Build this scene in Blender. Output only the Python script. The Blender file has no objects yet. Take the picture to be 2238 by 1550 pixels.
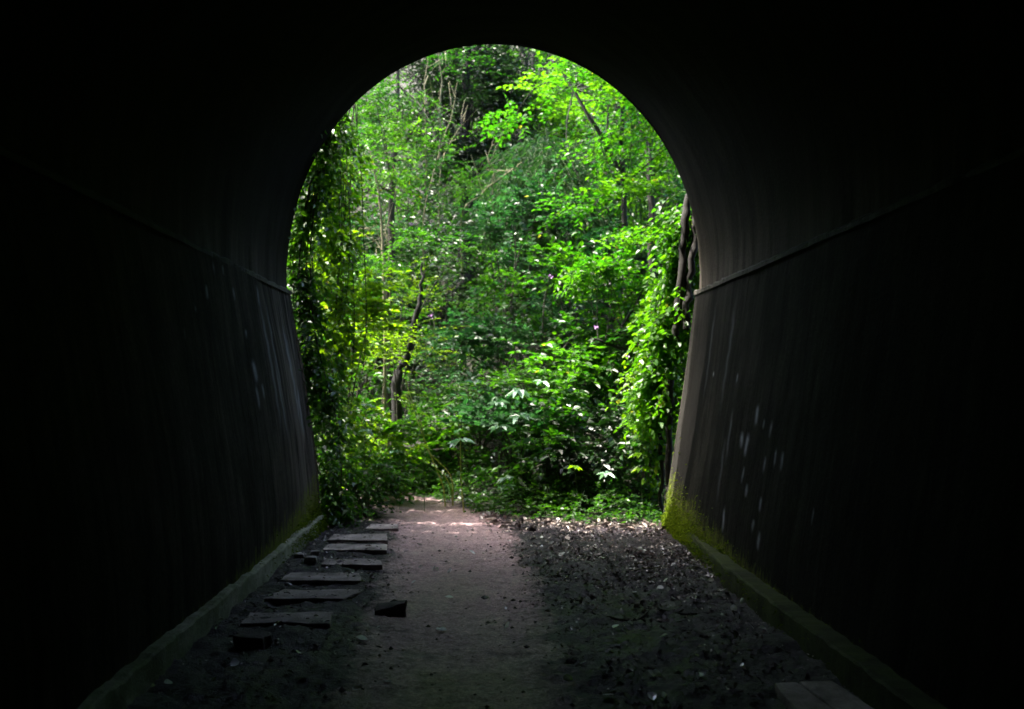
import bpy, math, random
import numpy as np

# ------------------------------------------------------------------ camera, sky, sun, exposure
scene = bpy.context.scene
COL = scene.collection
F, VX, VY, EYE = 2000.0, 1050.0, 845.0, 1.53      # lens of the 2238x1550 photograph, in its own pixels
cam_d = bpy.data.cameras.new("camera"); cam = bpy.data.objects.new("camera", cam_d); COL.objects.link(cam)
cam.location = (0, 0, EYE); cam.rotation_euler = (math.radians(90), 0, 0)
cam_d.sensor_width = 36; cam_d.lens = 36 * F / 2238
cam_d.shift_x = (1119 - VX) / 2238; cam_d.shift_y = -(775 - VY) / 2238
cam_d.clip_start = 0.05; cam_d.clip_end = 500
scene.camera = cam
SUN_EL, SUN_AZ = math.radians(64), math.radians(-84)       # azimuth from +Y towards +X
w = bpy.data.worlds.new("World"); scene.world = w; w.use_nodes = True
nt = w.node_tree; bg = nt.nodes["Background"]
sky = nt.nodes.new("ShaderNodeTexSky"); sky.sky_type = 'NISHITA'; sky.sun_disc = False
sky.sun_elevation = SUN_EL; sky.sun_rotation = SUN_AZ; sky.dust_density = 5.0; sky.air_density = 0.8
nt.links.new(sky.outputs[0], bg.inputs[0]); bg.inputs[1].default_value = 0.15
sd = bpy.data.lights.new("sun", 'SUN'); sun = bpy.data.objects.new("sun", sd); COL.objects.link(sun)
sd.energy = 2.75; sd.angle = math.radians(0.6); sd.color = (1.0, 0.95, 0.84)
sv = (math.sin(SUN_AZ) * math.cos(SUN_EL), math.cos(SUN_AZ) * math.cos(SUN_EL), math.sin(SUN_EL))
import mathutils
sun.rotation_euler = mathutils.Vector(sv).to_track_quat('Z', 'Y').to_euler()
scene.view_settings.view_transform = 'Standard'; scene.view_settings.look = 'None'
scene.view_settings.gamma = 1.0; scene.view_settings.exposure = 3.12
scene.cycles.max_bounces = 8; scene.cycles.diffuse_bounces = 5; scene.cycles.transmission_bounces = 4
scene.cycles.glossy_bounces = 2; scene.cycles.caustics_reflective = False; scene.cycles.caustics_refractive = False
scene.cycles.use_denoising = True
scene.cycles.sample_clamp_indirect = 4.0
scene.cycles.pixel_filter_type = 'BLACKMAN_HARRIS'; scene.cycles.filter_width = 1.6
cam_d.dof.use_dof = True; cam_d.dof.focus_distance = 6.5; cam_d.dof.aperture_fstop = 1.8

# ------------------------------------------------------------------ helpers
RS = np.random.RandomState
def P(px, py, Y):
    "a point of the place, from where it shows in the photograph and how far away it stands"
    return np.array([(px - VX) * Y / F, Y, EYE + (VY - py) * Y / F])
def link(o, parent=None):
    COL.objects.link(o)
    if parent is not None: o.parent = parent
    return o
def tag(o, label=None, cat=None, group=None, kind=None):
    if label: o["label"] = label
    if cat: o["category"] = cat
    if group: o["group"] = group
    if kind: o["kind"] = kind
    return o
def empty(name, label, cat, loc=(0, 0, 0), group=None):
    o = bpy.data.objects.new(name, None); o.location = loc; link(o)
    o.empty_display_size = 0.2
    return tag(o, label, cat, group)
def mesh(name, V, Fc, mat, parent=None, smooth=True, tint=None, origin=None):
    "V (n,3); Fc list of arrays, each (m,k)"
    V = np.asarray(V, dtype=np.float32)
    if origin is not None: V = V - np.asarray(origin, dtype=np.float32)
    if not isinstance(Fc, (list, tuple)): Fc = [Fc]
    Fc = [np.asarray(f, dtype=np.int32) for f in Fc if len(f)]
    me = bpy.data.meshes.new(name)
    loops = np.concatenate([f.ravel() for f in Fc])
    sizes = np.concatenate([np.full(len(f), f.shape[1], dtype=np.int32) for f in Fc])
    starts = np.concatenate([[0], np.cumsum(sizes)[:-1]]).astype(np.int32)
    me.vertices.add(len(V)); me.vertices.foreach_set("co", V.ravel())
    me.loops.add(len(loops)); me.loops.foreach_set("vertex_index", loops)
    me.polygons.add(len(sizes)); me.polygons.foreach_set("loop_start", starts)
    me.polygons.foreach_set("use_smooth", np.full(len(sizes), smooth, dtype=bool))
    if tint is not None:
        a = me.attributes.new("tint", 'FLOAT', 'POINT'); a.data.foreach_set("value", np.asarray(tint, dtype=np.float32))
    me.update(calc_edges=True); me.validate()
    if mat: me.materials.append(mat)
    o = bpy.data.objects.new(name, me); link(o, parent)
    if origin is not None and parent is None: o.location = tuple(float(c) for c in origin)
    return o
def unit(a): return a / np.maximum(np.linalg.norm(a, axis=-1, keepdims=True), 1e-9)
def vnoise(x, y, seed=0):
    xi, yi = np.floor(x).astype(np.int64), np.floor(y).astype(np.int64); fx, fy = x - xi, y - yi
    fx, fy = fx * fx * (3 - 2 * fx), fy * fy * (3 - 2 * fy)
    def h(i, j):
        n = (i * 374761393 + j * 668265263 + seed * 982451653) & 0xffffffff
        n = ((n ^ (n >> 13)) * 1274126177) & 0xffffffff
        return ((n ^ (n >> 16)) & 0xffff) / 65535.0
    return (h(xi, yi) * (1 - fx) + h(xi + 1, yi) * fx) * (1 - fy) + (h(xi, yi + 1) * (1 - fx) + h(xi + 1, yi + 1) * fx) * fy - 0.5
def fbm(x, y, seed=0, o=4):
    s = 0; a = 1.0
    for k in range(o): s = s + a * vnoise(x * 2 ** k, y * 2 ** k, seed + k); a *= 0.5
    return s
def sstep(a, b, x):
    t = np.clip((x - a) / (b - a), 0, 1); return t * t * (3 - 2 * t)
def grid(xs, ys, zf):
    X, Y = np.meshgrid(xs, ys); Z = zf(X, Y); n, m = len(xs), len(ys)
    i = np.arange(n * m).reshape(m, n)
    Fq = np.stack([i[:-1, :-1], i[:-1, 1:], i[1:, 1:], i[1:, :-1]], -1).reshape(-1, 4)
    return np.stack([X, Y, Z], -1).reshape(-1, 3), Fq
class Tubes:
    "collects tapered tubes that become one mesh"
    def __init__(s): s.V = []; s.F = []; s.n = 0
    def add(s, pts, r, sides=6):
        pts = np.asarray(pts, float); k = len(pts)
        r = np.broadcast_to(np.asarray(r, float), (k,)) if np.ndim(r) else np.full(k, float(r))
        t = unit(np.gradient(pts, axis=0)); ref = np.where(np.abs(t[:, 2:3]) > .9, [[1., 0, 0]], [[0, 0, 1.]])
        a = unit(np.cross(t, ref)); b = np.cross(t, a)
        th = np.arange(sides) * 2 * np.pi / sides
        R = pts[:, None] + r[:, None, None] * (np.cos(th)[None, :, None] * a[:, None] + np.sin(th)[None, :, None] * b[:, None])
        s.V.append(R.reshape(-1, 3)); i = np.arange(k * sides).reshape(k, sides) + s.n; j = np.roll(i, -1, 1)
        s.F.append(np.stack([i[:-1], j[:-1], j[1:], i[1:]], -1).reshape(-1, 4)); s.n += k * sides
        return s
    def twigs(s, A, B, C, r):
        "many thin three-sided twigs at once, A-B-C"
        N = len(A)
        if not N: return s
        P3 = np.stack([A, B, C], 1); t = unit(C - A); a = unit(np.cross(t, [[.31, .17, .93]])); b = np.cross(t, a)
        rr = np.array([1., .7, .3])[None, :] * np.broadcast_to(np.asarray(r, float), (N,))[:, None]
        th = np.arange(3) * 2 * np.pi / 3
        R = P3[:, :, None] + rr[:, :, None, None] * (np.cos(th)[None, None, :, None] * a[:, None, None] + np.sin(th)[None, None, :, None] * b[:, None, None])
        i = (np.arange(N * 9).reshape(N, 3, 3)) + s.n; j = np.roll(i, -1, 2)
        s.V.append(R.reshape(-1, 3)); s.F.append(np.stack([i[:, :-1], j[:, :-1], j[:, 1:], i[:, 1:]], -1).reshape(-1, 4)); s.n += N * 9
        return s
    def build(s, name, mat, parent=None, origin=None):
        return mesh(name, np.concatenate(s.V), np.concatenate(s.F), mat, parent, True, None, origin)
def smooth_path(pts, n=14):
    pts = np.asarray(pts, float); k = len(pts)
    if k < 3: return pts[0] + np.linspace(0, 1, n)[:, None] * (pts[1] - pts[0])
    q = np.concatenate([[2 * pts[0] - pts[1]], pts, [2 * pts[-1] - pts[-2]]]); out = []
    for u in np.linspace(0, k - 1 - 1e-6, n):
        i = int(u); f = u - i; a, b, c, d = q[i:i + 4]
        out.append(.5 * (2 * b + (c - a) * f + (2 * a - 5 * b + 4 * c - d) * f ** 2 + (3 * b - a - 3 * c + d) * f ** 3))
    return np.array(out)
class Leaves:
    "collects folded leaves (two quads each) that become one mesh; tint is one random number per leaf"
    def __init__(s, seed): s.r = RS(seed); s.V = []; s.T = []
    def add(s, p, d, n, L, W, droop=.15, fold=.25, tint=None):
        N = len(p)
        if N == 0: return s
        L = np.broadcast_to(L, (N,)).astype(float)[:, None]; W = np.broadcast_to(W, (N,)).astype(float)[:, None]
        d = unit(d); x = unit(np.cross(d, n)); u = np.cross(x, d)
        def at(f, sx, up): return p + d * L * f + x * W * sx + u * (W * up) - np.array([0, 0, 1.]) * L * droop * f * f
        V = np.stack([at(0, 0, 0), at(.32, .5, fold), at(.7, .36, fold * .8), at(1, 0, 0), at(.7, -.36, fold * .8), at(.32, -.5, fold)], 1)
        s.V.append(V.reshape(-1, 3))
        s.T.append(np.repeat(s.r.rand(N) if tint is None else np.broadcast_to(tint, (N,)), 6)); return s
    def sprays(s, O, D, ln, k, L, W, up=.45, spread=55, droop=.25, tubes=None, tr=.004, tint_j=.25, tint_b=None, ldroop=.2):
        "O,D (N,3): twigs with k alternate leaves each"
        r = s.r; N = len(O)
        if N == 0: return s
        ln = np.broadcast_to(ln, (N,)); D = unit(D)
        f = (np.arange(k) + .6) / k; f = f[None] + r.uniform(-.25, .25, (N, k)) / k
        g = np.array([0, 0, -1.])
        pos = O[:, None] + D[:, None] * (ln[:, None] * f)[..., None] + g * (droop * ln[:, None] * f * f)[..., None]
        side = unit(np.cross(D, np.array([[0, 0, 1.]]) + r.normal(0, .05, (N, 3))))
        sg = np.where(np.arange(k) % 2 == 0, 1., -1.)[None, :, None]
        a = np.radians(spread + r.normal(0, 12, (N, k)))[..., None]; a = a * np.where(np.arange(k) == k - 1, .2, 1)[None, :, None]
        ld = D[:, None] * np.cos(a) + side[:, None] * sg * np.sin(a) + r.normal(0, .14, (N, k, 3))
        nn = np.array([0, 0, 1.]) * 1.0 + r.normal(0, up, (N, k, 3))
        sz = r.uniform(.65, 1.15, (N, k)) * (1 - .25 * np.abs(f - .45))
        tb = r.rand(N) if tint_b is None else tint_b
        tt = np.clip(tb[:, None] + r.normal(0, tint_j, (N, k)), 0, .95); tt[r.rand(N, k) < .008] = 1
        s.add(pos.reshape(-1, 3), ld.reshape(-1, 3), nn.reshape(-1, 3), (L * sz).ravel(), (W * sz).ravel(), ldroop, .22, tt.ravel())
        if tubes is not None:
            tubes.twigs(O, O + D * (.5 * ln)[:, None] + g * (droop * .25 * ln)[:, None], O + D * ln[:, None] + g * (droop * ln)[:, None], tr)
        return s
    def build(s, name, mat, parent=None, origin=None):
        V = np.concatenate(s.V); N = len(V) // 6; b = np.arange(N)[:, None] * 6
        Fq = np.concatenate([b + np.array([[0, 1, 2, 3]]), b + np.array([[0, 3, 4, 5]])])
        return mesh(name, V, Fq, mat, parent, False, np.concatenate(s.T), origin)

# ------------------------------------------------------------------ materials
def new_mat(name):
    m = bpy.data.materials.new(name); m.use_nodes = True; t = m.node_tree
    return m, t, t.nodes["Principled BSDF"]
def nd(t, kind, **k):
    n = t.nodes.new(kind)
    for a, b in k.items(): setattr(n, a, b)
    return n
def ramp(t, src, stops, interp='LINEAR'):
    r = nd(t, "ShaderNodeValToRGB"); r.color_ramp.interpolation = interp; e = r.color_ramp.elements
    while len(e) < len(stops): e.new(.5)
    for i, (p, c) in enumerate(stops):
        e[i].position = p; e[i].color = (*c, 1) if len(c) == 3 else c
    t.links.new(src, r.inputs[0]); return r.outputs[0]
def mixc(t, f, a, b, mode='MIX'):
    m = nd(t, "ShaderNodeMix", data_type='RGBA', blend_type=mode)
    for s, v in ((m.inputs[0], f), (m.inputs[6], a), (m.inputs[7], b)):
        if isinstance(v, (int, float)): s.default_value = v
        elif isinstance(v, tuple): s.default_value = (*v, 1)
        else: t.links.new(v, s)
    return m.outputs[2]
def math_(t, op, a, b=None, clamp=False):
    m = nd(t, "ShaderNodeMath", operation=op, use_clamp=clamp)
    for s, v in ((m.inputs[0], a), (m.inputs[1], b)):
        if v is None: continue
        if isinstance(v, (int, float)): s.default_value = v
        else: t.links.new(v, s)
    return m.outputs[0]
def noise(t, vec, scale, detail=5, rough=.55, dist=0):
    n = nd(t, "ShaderNodeTexNoise"); n.inputs["Scale"].default_value = scale; n.inputs["Detail"].default_value = detail
    n.inputs["Roughness"].default_value = rough; n.inputs["Distortion"].default_value = dist
    if vec is not None: t.links.new(vec, n.inputs["Vector"])
    return n.outputs["Fac"]
def position(t, scale=(1, 1, 1)):
    g = nd(t, "ShaderNodeNewGeometry"); m = nd(t, "ShaderNodeMapping"); m.inputs["Scale"].default_value = scale
    t.links.new(g.outputs["Position"], m.inputs["Vector"]); return m.outputs[0]
def bump(t, b, h, strength=.4, dist=.02):
    n = nd(t, "ShaderNodeBump"); n.inputs["Strength"].default_value = strength; n.inputs["Distance"].default_value = dist
    t.links.new(h, n.inputs["Height"]); t.links.new(n.outputs[0], b.inputs["Normal"])

def leaf_mat(name, c0, c1, tr0, tr1, rough=.38, mixf=.45, spec=.5, odd=None):
    "thin leaf: glossy front and translucent, colour running from c0 to c1 leaf by leaf; odd = a few yellowed leaves"
    m, t, b = new_mat(name)
    at = nd(t, "ShaderNodeAttribute", attribute_name="tint").outputs["Fac"]
    st = [(0, c0), (.86, c1)] + ([(.965, c1), (1, odd)] if odd else [(1, c1)])
    st2 = [(0, tr0), (.86, tr1)] + ([(.965, tr1), (1, tuple(min(1, 1.6 * x) for x in odd))] if odd else [(1, tr1)])
    t.links.new(ramp(t, at, st), b.inputs["Base Color"])
    b.inputs["Roughness"].default_value = rough; b.inputs["Specular IOR Level"].default_value = spec
    tl = nd(t, "ShaderNodeBsdfTranslucent"); t.links.new(ramp(t, at, st2), tl.inputs[0])
    mx = nd(t, "ShaderNodeMixShader"); mx.inputs[0].default_value = mixf
    t.links.new(b.outputs[0], mx.inputs[1]); t.links.new(tl.outputs[0], mx.inputs[2])
    t.links.new(mx.outputs[0], t.nodes["Material Output"].inputs[0]); return m
def bark_mat(name, a, b_, rough=.85):
    m, t, b = new_mat(name); f = noise(t, position(t, (1, 1, .35)), 22, 6, .65)
    t.links.new(ramp(t, f, [(.3, a), (.7, b_)]), b.inputs["Base Color"]); b.inputs["Roughness"].default_value = rough
    bump(t, b, f, .6, .01); return m
LM = {
    'mid':    leaf_mat('leaf_mid_green', (.007, .034, .004), (.026, .084, .007), (.016, .11, .002), (.075, .25, .004), .40, .42, .5),
    'fresh':  leaf_mat('leaf_fresh_green', (.015, .070, .004), (.044, .128, .007), (.036, .215, .003), (.125, .36, .004), .42, .5, .5, odd=(.20, .22, .015)),
    'yellow': leaf_mat('leaf_yellow_green', (.038, .100, .004), (.085, .17, .006), (.115, .31, .002), (.25, .45, .004), .45, .5, .4, odd=(.28, .27, .02)),
    'blue':   leaf_mat('leaf_blue_green', (.010, .042, .013), (.038, .112, .036), (.014, .10, .014), (.052, .20, .036), .38, .34, .5),
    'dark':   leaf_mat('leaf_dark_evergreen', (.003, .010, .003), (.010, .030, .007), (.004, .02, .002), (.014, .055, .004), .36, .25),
    'pale':   leaf_mat('leaf_pale_grey_green', (.16, .28, .20), (.34, .46, .37), (.12, .32, .12), (.22, .44, .2), .28, .3, .7),
    'ivy':    leaf_mat('leaf_ivy', (.009, .036, .004), (.034, .100, .007), (.02, .10, .003), (.10, .29, .006), .36, .35, .5),
    'bamboo': leaf_mat('leaf_bamboo', (.008, .028, .008), (.024, .062, .016), (.012, .07, .01), (.04, .14, .015), .36, .35),
    'moss':   leaf_mat('moss_tuft', (.040, .066, .004), (.115, .165, .008), (.09, .155, .004), (.19, .28, .008), .8, .3, .1),
}
BK = {'black': bark_mat('bark_black', (.004, .0035, .003), (.014, .012, .010)), 'dark': bark_mat('bark_dark', (.006, .005, .004), (.022, .019, .015)), 'pale': bark_mat('bark_pale', (.09, .085, .045), (.24, .22, .12)),
      'grey': bark_mat('bark_grey', (.018, .017, .011), (.055, .05, .034)), 'green': bark_mat('stem_green', (.02, .05, .008), (.06, .11, .02), .6),
      'straw': bark_mat('stem_straw', (.30, .34, .05), (.52, .54, .12), .6)}

def wall_material(name, lo, hi, moss_amt, left):
    m, t, b = new_mat(name)
    pos = position(t); sp = nd(t, "ShaderNodeSeparateXYZ"); t.links.new(pos, sp.inputs[0]); Yc, Zc = sp.outputs[1], sp.outputs[2]
    streak = noise(t, position(t, (1, 4.2, .30)), 2.2, 7, .66, .7)          # water stains running down
    fine = noise(t, position(t, (1, 1, .8)), 34, 6, .75)
    big = noise(t, position(t, (1, .9, .9)), 1.6, 6, .68)
    c = ramp(t, streak, [(.34, lo), (.52, tuple((x + y) / 2 for x, y in zip(lo, hi))), (.68, hi)])
    c = mixc(t, .7, c, ramp(t, big, [(.34, (.22, .23, .2)), (.64, (1.35, 1.35, 1.25))]), 'MULTIPLY')
    c = mixc(t, .5, c, ramp(t, fine, [(.32, (.25,) * 3), (.68, (1.6,) * 3)]), 'MULTIPLY')
    # last half metre paler, the mouth's wider light painted in; a black stain parts it
    yj = math_(t, 'ADD', Yc, math_(t, 'MULTIPLY', math_(t, 'SUBTRACT', noise(t, position(t, (1, .3, 1)), 1.6, 3), .5), .16))
    if left:      # lightens towards the mouth, daylight put into the colour, lightly streaked
        c = mixc(t, ramp(t, math_(t, 'MULTIPLY', math_(t, 'SUBTRACT', yj, 8.0), .55), [(0, (0, 0, 0)), (1, (.75,) * 3)]), c, mixc(t, 1.0, (.12, .106, .09), ramp(t, streak, [(.40, (.12,) * 3), (.60, (1.1,) * 3)]), 'MULTIPLY'))
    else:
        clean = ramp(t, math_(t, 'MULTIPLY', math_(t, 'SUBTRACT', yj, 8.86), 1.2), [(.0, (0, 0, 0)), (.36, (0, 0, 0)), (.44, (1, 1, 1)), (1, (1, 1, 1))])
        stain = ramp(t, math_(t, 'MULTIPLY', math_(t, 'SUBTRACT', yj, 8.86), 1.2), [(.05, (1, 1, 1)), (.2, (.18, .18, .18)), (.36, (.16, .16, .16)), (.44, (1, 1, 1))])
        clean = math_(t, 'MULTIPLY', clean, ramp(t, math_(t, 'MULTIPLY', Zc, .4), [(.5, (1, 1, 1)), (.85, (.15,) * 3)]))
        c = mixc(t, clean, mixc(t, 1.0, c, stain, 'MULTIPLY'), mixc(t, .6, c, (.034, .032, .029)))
    lm = math_(t, 'MULTIPLY', nd(t, "ShaderNodeAttribute", attribute_name="tint").outputs["Fac"], ramp(t, noise(t, position(t, (1, 1, .3)), 60, 4, .7), [(.3, (.45,) * 3), (.6, (1, 1, 1))]))
    c = mixc(t, lm, c, (.30, .33, .36))
    # moss climbing from the foot of the wall, thicker towards the open end
    climb = math_(t, 'ADD', .16, math_(t, 'MULTIPLY', math_(t, 'POWER', math_(t, 'MAXIMUM', math_(t, 'MULTIPLY', math_(t, 'SUBTRACT', Yc, 5.0), .2), 0.0), 2.0), moss_amt))
    mn = noise(t, position(t, (1, 2.2, .8)), 7, 6, .7)
    hgt = math_(t, 'ADD', math_(t, 'DIVIDE', Zc, climb), math_(t, 'MULTIPLY', math_(t, 'SUBTRACT', mn, .5), 2.2))
    mk = ramp(t, hgt, [(.55, (1, 1, 1)), (1.0, (0, 0, 0))])
    c = mixc(t, math_(t, 'MULTIPLY', mk, .8), c, ramp(t, noise(t, pos, 40, 4), [(.3, (.045, .065, .008)), (.7, (.13, .155, .016))]))
    t.links.new(c, b.inputs["Base Color"]); b.inputs["Roughness"].default_value = .95; b.inputs["Specular IOR Level"].default_value = .06
    bump(t, b, math_(t, 'ADD', fine, math_(t, 'MULTIPLY', streak, .6)), .5, .012); return m
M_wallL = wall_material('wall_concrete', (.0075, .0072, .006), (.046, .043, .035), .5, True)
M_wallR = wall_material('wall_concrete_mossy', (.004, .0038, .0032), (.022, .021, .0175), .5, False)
def vault_material():
    m, t, b = new_mat('vault_concrete'); pos = position(t)
    s1 = noise(t, position(t, (.5, 3.2, .35)), 1.7, 6, .6); f = noise(t, pos, 30, 5, .7)
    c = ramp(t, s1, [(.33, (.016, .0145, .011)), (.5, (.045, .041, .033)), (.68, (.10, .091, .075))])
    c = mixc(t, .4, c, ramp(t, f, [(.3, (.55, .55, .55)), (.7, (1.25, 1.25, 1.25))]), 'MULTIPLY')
    sp = nd(t, "ShaderNodeSeparateXYZ"); t.links.new(pos, sp.inputs[0])        # crown darkened by height: soot, with the shade above the lit haunches painted in
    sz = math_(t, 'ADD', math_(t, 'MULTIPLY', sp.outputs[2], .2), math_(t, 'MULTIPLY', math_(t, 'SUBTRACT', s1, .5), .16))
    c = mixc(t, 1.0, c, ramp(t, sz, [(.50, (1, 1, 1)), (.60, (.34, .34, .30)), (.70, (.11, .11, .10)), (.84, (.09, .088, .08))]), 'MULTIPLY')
    t.links.new(c, b.inputs["Base Color"]); b.inputs["Roughness"].default_value = .95; b.inputs["Specular IOR Level"].default_value = .05
    bump(t, b, math_(t, 'ADD', f, s1), .5, .015); return m
M_vault = vault_material()
def concrete(name, a, c_, moss=0.0, sc=9, rough=.8, spec=.15):
    m, t, b = new_mat(name); pos = position(t); f = noise(t, pos, sc, 7, .68); g = noise(t, pos, 70, 3, .7)
    c = ramp(t, f, [(.3, a), (.7, c_)]); c = mixc(t, .45, c, ramp(t, g, [(.3, (.5, .5, .5)), (.7, (1.3, 1.3, 1.3))]), 'MULTIPLY')
    if moss: c = mixc(t, math_(t, 'MULTIPLY', ramp(t, noise(t, pos, 5, 6, .7), [(.42, (0, 0, 0)), (.58, (1, 1, 1))]), moss), c, (.06, .085, .016))
    t.links.new(c, b.inputs["Base Color"]); b.inputs["Roughness"].default_value = rough; b.inputs["Specular IOR Level"].default_value = spec
    bump(t, b, math_(t, 'ADD', f, g), .7, .012); return m
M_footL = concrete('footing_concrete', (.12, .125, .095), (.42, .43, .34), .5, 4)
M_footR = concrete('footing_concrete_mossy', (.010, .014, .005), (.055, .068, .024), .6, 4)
def depth_shaded(m):
    "light falloff painted in: the colour darkens deeper into the tunnel, unevenly"
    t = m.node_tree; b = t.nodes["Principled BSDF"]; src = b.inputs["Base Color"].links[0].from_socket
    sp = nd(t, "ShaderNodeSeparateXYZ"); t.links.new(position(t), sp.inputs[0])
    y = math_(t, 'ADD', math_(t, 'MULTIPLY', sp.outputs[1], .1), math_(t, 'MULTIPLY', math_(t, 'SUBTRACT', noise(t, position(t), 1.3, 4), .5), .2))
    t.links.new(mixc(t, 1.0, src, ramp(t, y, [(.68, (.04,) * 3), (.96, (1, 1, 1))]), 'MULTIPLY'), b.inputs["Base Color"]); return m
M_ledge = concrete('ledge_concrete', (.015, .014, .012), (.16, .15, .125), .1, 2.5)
depth_shaded(M_ledge)  # ledge fades inward, the dimming light put into its colour
M_slab = concrete('slab_concrete', (.10, .085, .08), (.54, .465, .45), .0, 4, .75)
M_block = concrete('block_stone', (.035, .03, .03), (.15, .128, .125), 0, 12, .8)
M_stone = concrete('pale_stone', (.14, .13, .12), (.4, .38, .36), 0, 14, .7)
def floor_material():
    m, t, b = new_mat('path_earth'); pos = position(t); sp = nd(t, "ShaderNodeSeparateXYZ"); t.links.new(pos, sp.inputs[0]); X, Y = sp.outputs[0], sp.outputs[1]
    n1 = noise(t, pos, 2.2, 6, .65); n2 = noise(t, pos, 16, 6, .7); n3 = noise(t, pos, 48, 5, .78)
    # trodden strip: its middle drifts left where the path leaves the tunnel
    at = nd(t, "ShaderNodeAttribute", attribute_name="tint").outputs["Fac"]
    tr = math_(t, 'ADD', at, math_(t, 'MULTIPLY', math_(t, 'SUBTRACT', n1, .5), 1.1))
    tr = math_(t, 'ADD', tr, math_(t, 'MULTIPLY', math_(t, 'SUBTRACT', n2, .5), .5))
    mk = ramp(t, tr, [(.32, (0, 0, 0)), (.66, (1, 1, 1))])
    mud = ramp(t, n2, [(.3, (.008, .0056, .008)), (.55, (.028, .020, .027)), (.75, (.12, .087, .108))])
    dirt = ramp(t, n2, [(.28, (.26, .165, .172)), (.55, (.49, .332, .338)), (.78, (.67, .49, .49))])
    c = mixc(t, mk, mud, dirt); c = mixc(t, .85, c, ramp(t, n3, [(.3, (.25,) * 3), (.7, (1.75,) * 3)]), 'MULTIPLY')
    t.links.new(c, b.inputs["Base Color"])
    wet = noise(t, position(t, (1, .8, 1)), 1.5, 4, .6)
    t.links.new(ramp(t, wet, [(.36, (.30,) * 3), (.58, (.62,) * 3)]), b.inputs["Roughness"]); b.inputs["Specular IOR Level"].default_value = .25
    bump(t, b, math_(t, 'ADD', n2, math_(t, 'MULTIPLY', n3, .7)), 1.0, .03); return m
M_floor = floor_material()
def soil_material():
    m, t, b = new_mat('forest_soil'); pos = position(t); f = noise(t, pos, 6, 7, .7)
    t.links.new(ramp(t, f, [(.3, (.006, .006, .004)), (.6, (.018, .018, .009)), (.8, (.015, .026, .006))]), b.inputs["Base Color"])
    b.inputs["Roughness"].default_value = .95; bump(t, b, f, .8, .05); return m
M_soil = soil_material()
def simple(name, stops, rough=.7):
    m, t, b = new_mat(name); at = nd(t, "ShaderNodeAttribute", attribute_name="tint").outputs["Fac"]
    t.links.new(ramp(t, at, stops), b.inputs["Base Color"]); b.inputs["Roughness"].default_value = rough; return m
M_litter = simple('litter_brown', [(0, (.02, .016, .015)), (.35, (.09, .072, .064)), (.7, (.30, .235, .21)), (1, (.80, .74, .68))], .3)
def fallen_material():
    m, t, b = new_mat('fallen_leaf_pale'); at = nd(t, "ShaderNodeAttribute", attribute_name="tint").outputs["Fac"]
    t.links.new(ramp(t, at, [(0, (.66, .64, .60)), (1, (.86, .86, .87))]), b.inputs["Base Color"]); b.inputs["Roughness"].default_value = .14; b.inputs["Specular IOR Level"].default_value = 1.0
    tl = nd(t, "ShaderNodeBsdfTranslucent"); tl.inputs[0].default_value = (.85, .84, .82, 1); mx = nd(t, "ShaderNodeMixShader"); mx.inputs[0].default_value = .4
    t.links.new(b.outputs[0], mx.inputs[1]); t.links.new(tl.outputs[0], mx.inputs[2]); t.links.new(mx.outputs[0], t.nodes["Material Output"].inputs[0]); return m
M_fallen = fallen_material()
M_petal = simple('petal_mauve', [(0, (.42, .16, .50)), (1, (.62, .40, .70))], .6)

# ------------------------------------------------------------------ the tunnel
EXIT = 9.87; TX, TZ, TA, TB = .138, 2.75, 2.235, 2.48
ZW = np.array([0, .5, 1, 1.6, 2.2, 2.55])
XL = np.array([-1.73, -1.745, -1.80, -1.895, -2.0, -2.06]); XR = np.array([1.98, 2.04, 2.115, 2.205, 2.29, 2.335])
def wallL(z): return np.interp(z, ZW, XL)
def wallR(z): return np.interp(z, ZW, XR)
tunnel = empty('railway_tunnel', 'dark horseshoe shaped concrete tunnel framing the bright green forest', 'tunnel', (TX, EXIT, 0))
def tpart(name, V, Fc, mat, parent=tunnel, off=True, **k):
    V = np.asarray(V, float) - (np.array([TX, EXIT, 0]) if off else 0)
    return mesh(name, V, Fc, mat, parent, **k)
ys = np.concatenate([np.linspace(-32, 2, 30), np.linspace(2.1, EXIT, 150)])
def strip(prof, bumpf, seed, ys=ys):
    "profile (k,2) of x,z swept along the tunnel, lightly uneven"
    k = len(prof); Y = np.repeat(ys[:, None], k, 1); s = np.concatenate([[0], np.cumsum(np.linalg.norm(np.diff(prof, axis=0), axis=1))])[None] * .7
    d = fbm(Y * .9, s + Y * 0, seed) * bumpf + fbm(Y * 5, s * 4, seed + 9, 3) * bumpf * .12
    t = np.gradient(prof, axis=0); nrm = unit(np.stack([-t[:, 1], t[:, 0]], -1))
    V = np.stack([prof[None, :, 0] + d * nrm[None, :, 0], Y, prof[None, :, 1] + d * nrm[None, :, 1]], -1).reshape(-1, 3)
    i = np.arange(len(ys) * k).reshape(len(ys), k)
    return V, np.stack([i[:-1, :-1], i[1:, :-1], i[1:, 1:], i[:-1, 1:]], -1).reshape(-1, 4)
a0 = math.asin((TZ - 2.53) / TB)
th = np.linspace(math.pi + a0, -a0, 73)
arch = np.stack([TX + TA * np.cos(th), TZ + TB * np.sin(th)], -1)
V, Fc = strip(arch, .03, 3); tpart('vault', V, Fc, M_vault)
zz = np.concatenate([np.linspace(-.25, 0, 4)[:-1], np.linspace(0, 2.55, 86)]); ysw = np.concatenate([np.linspace(-32, 4, 40), np.arange(4.02, EXIT - .01, .014), [EXIT]])
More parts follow.
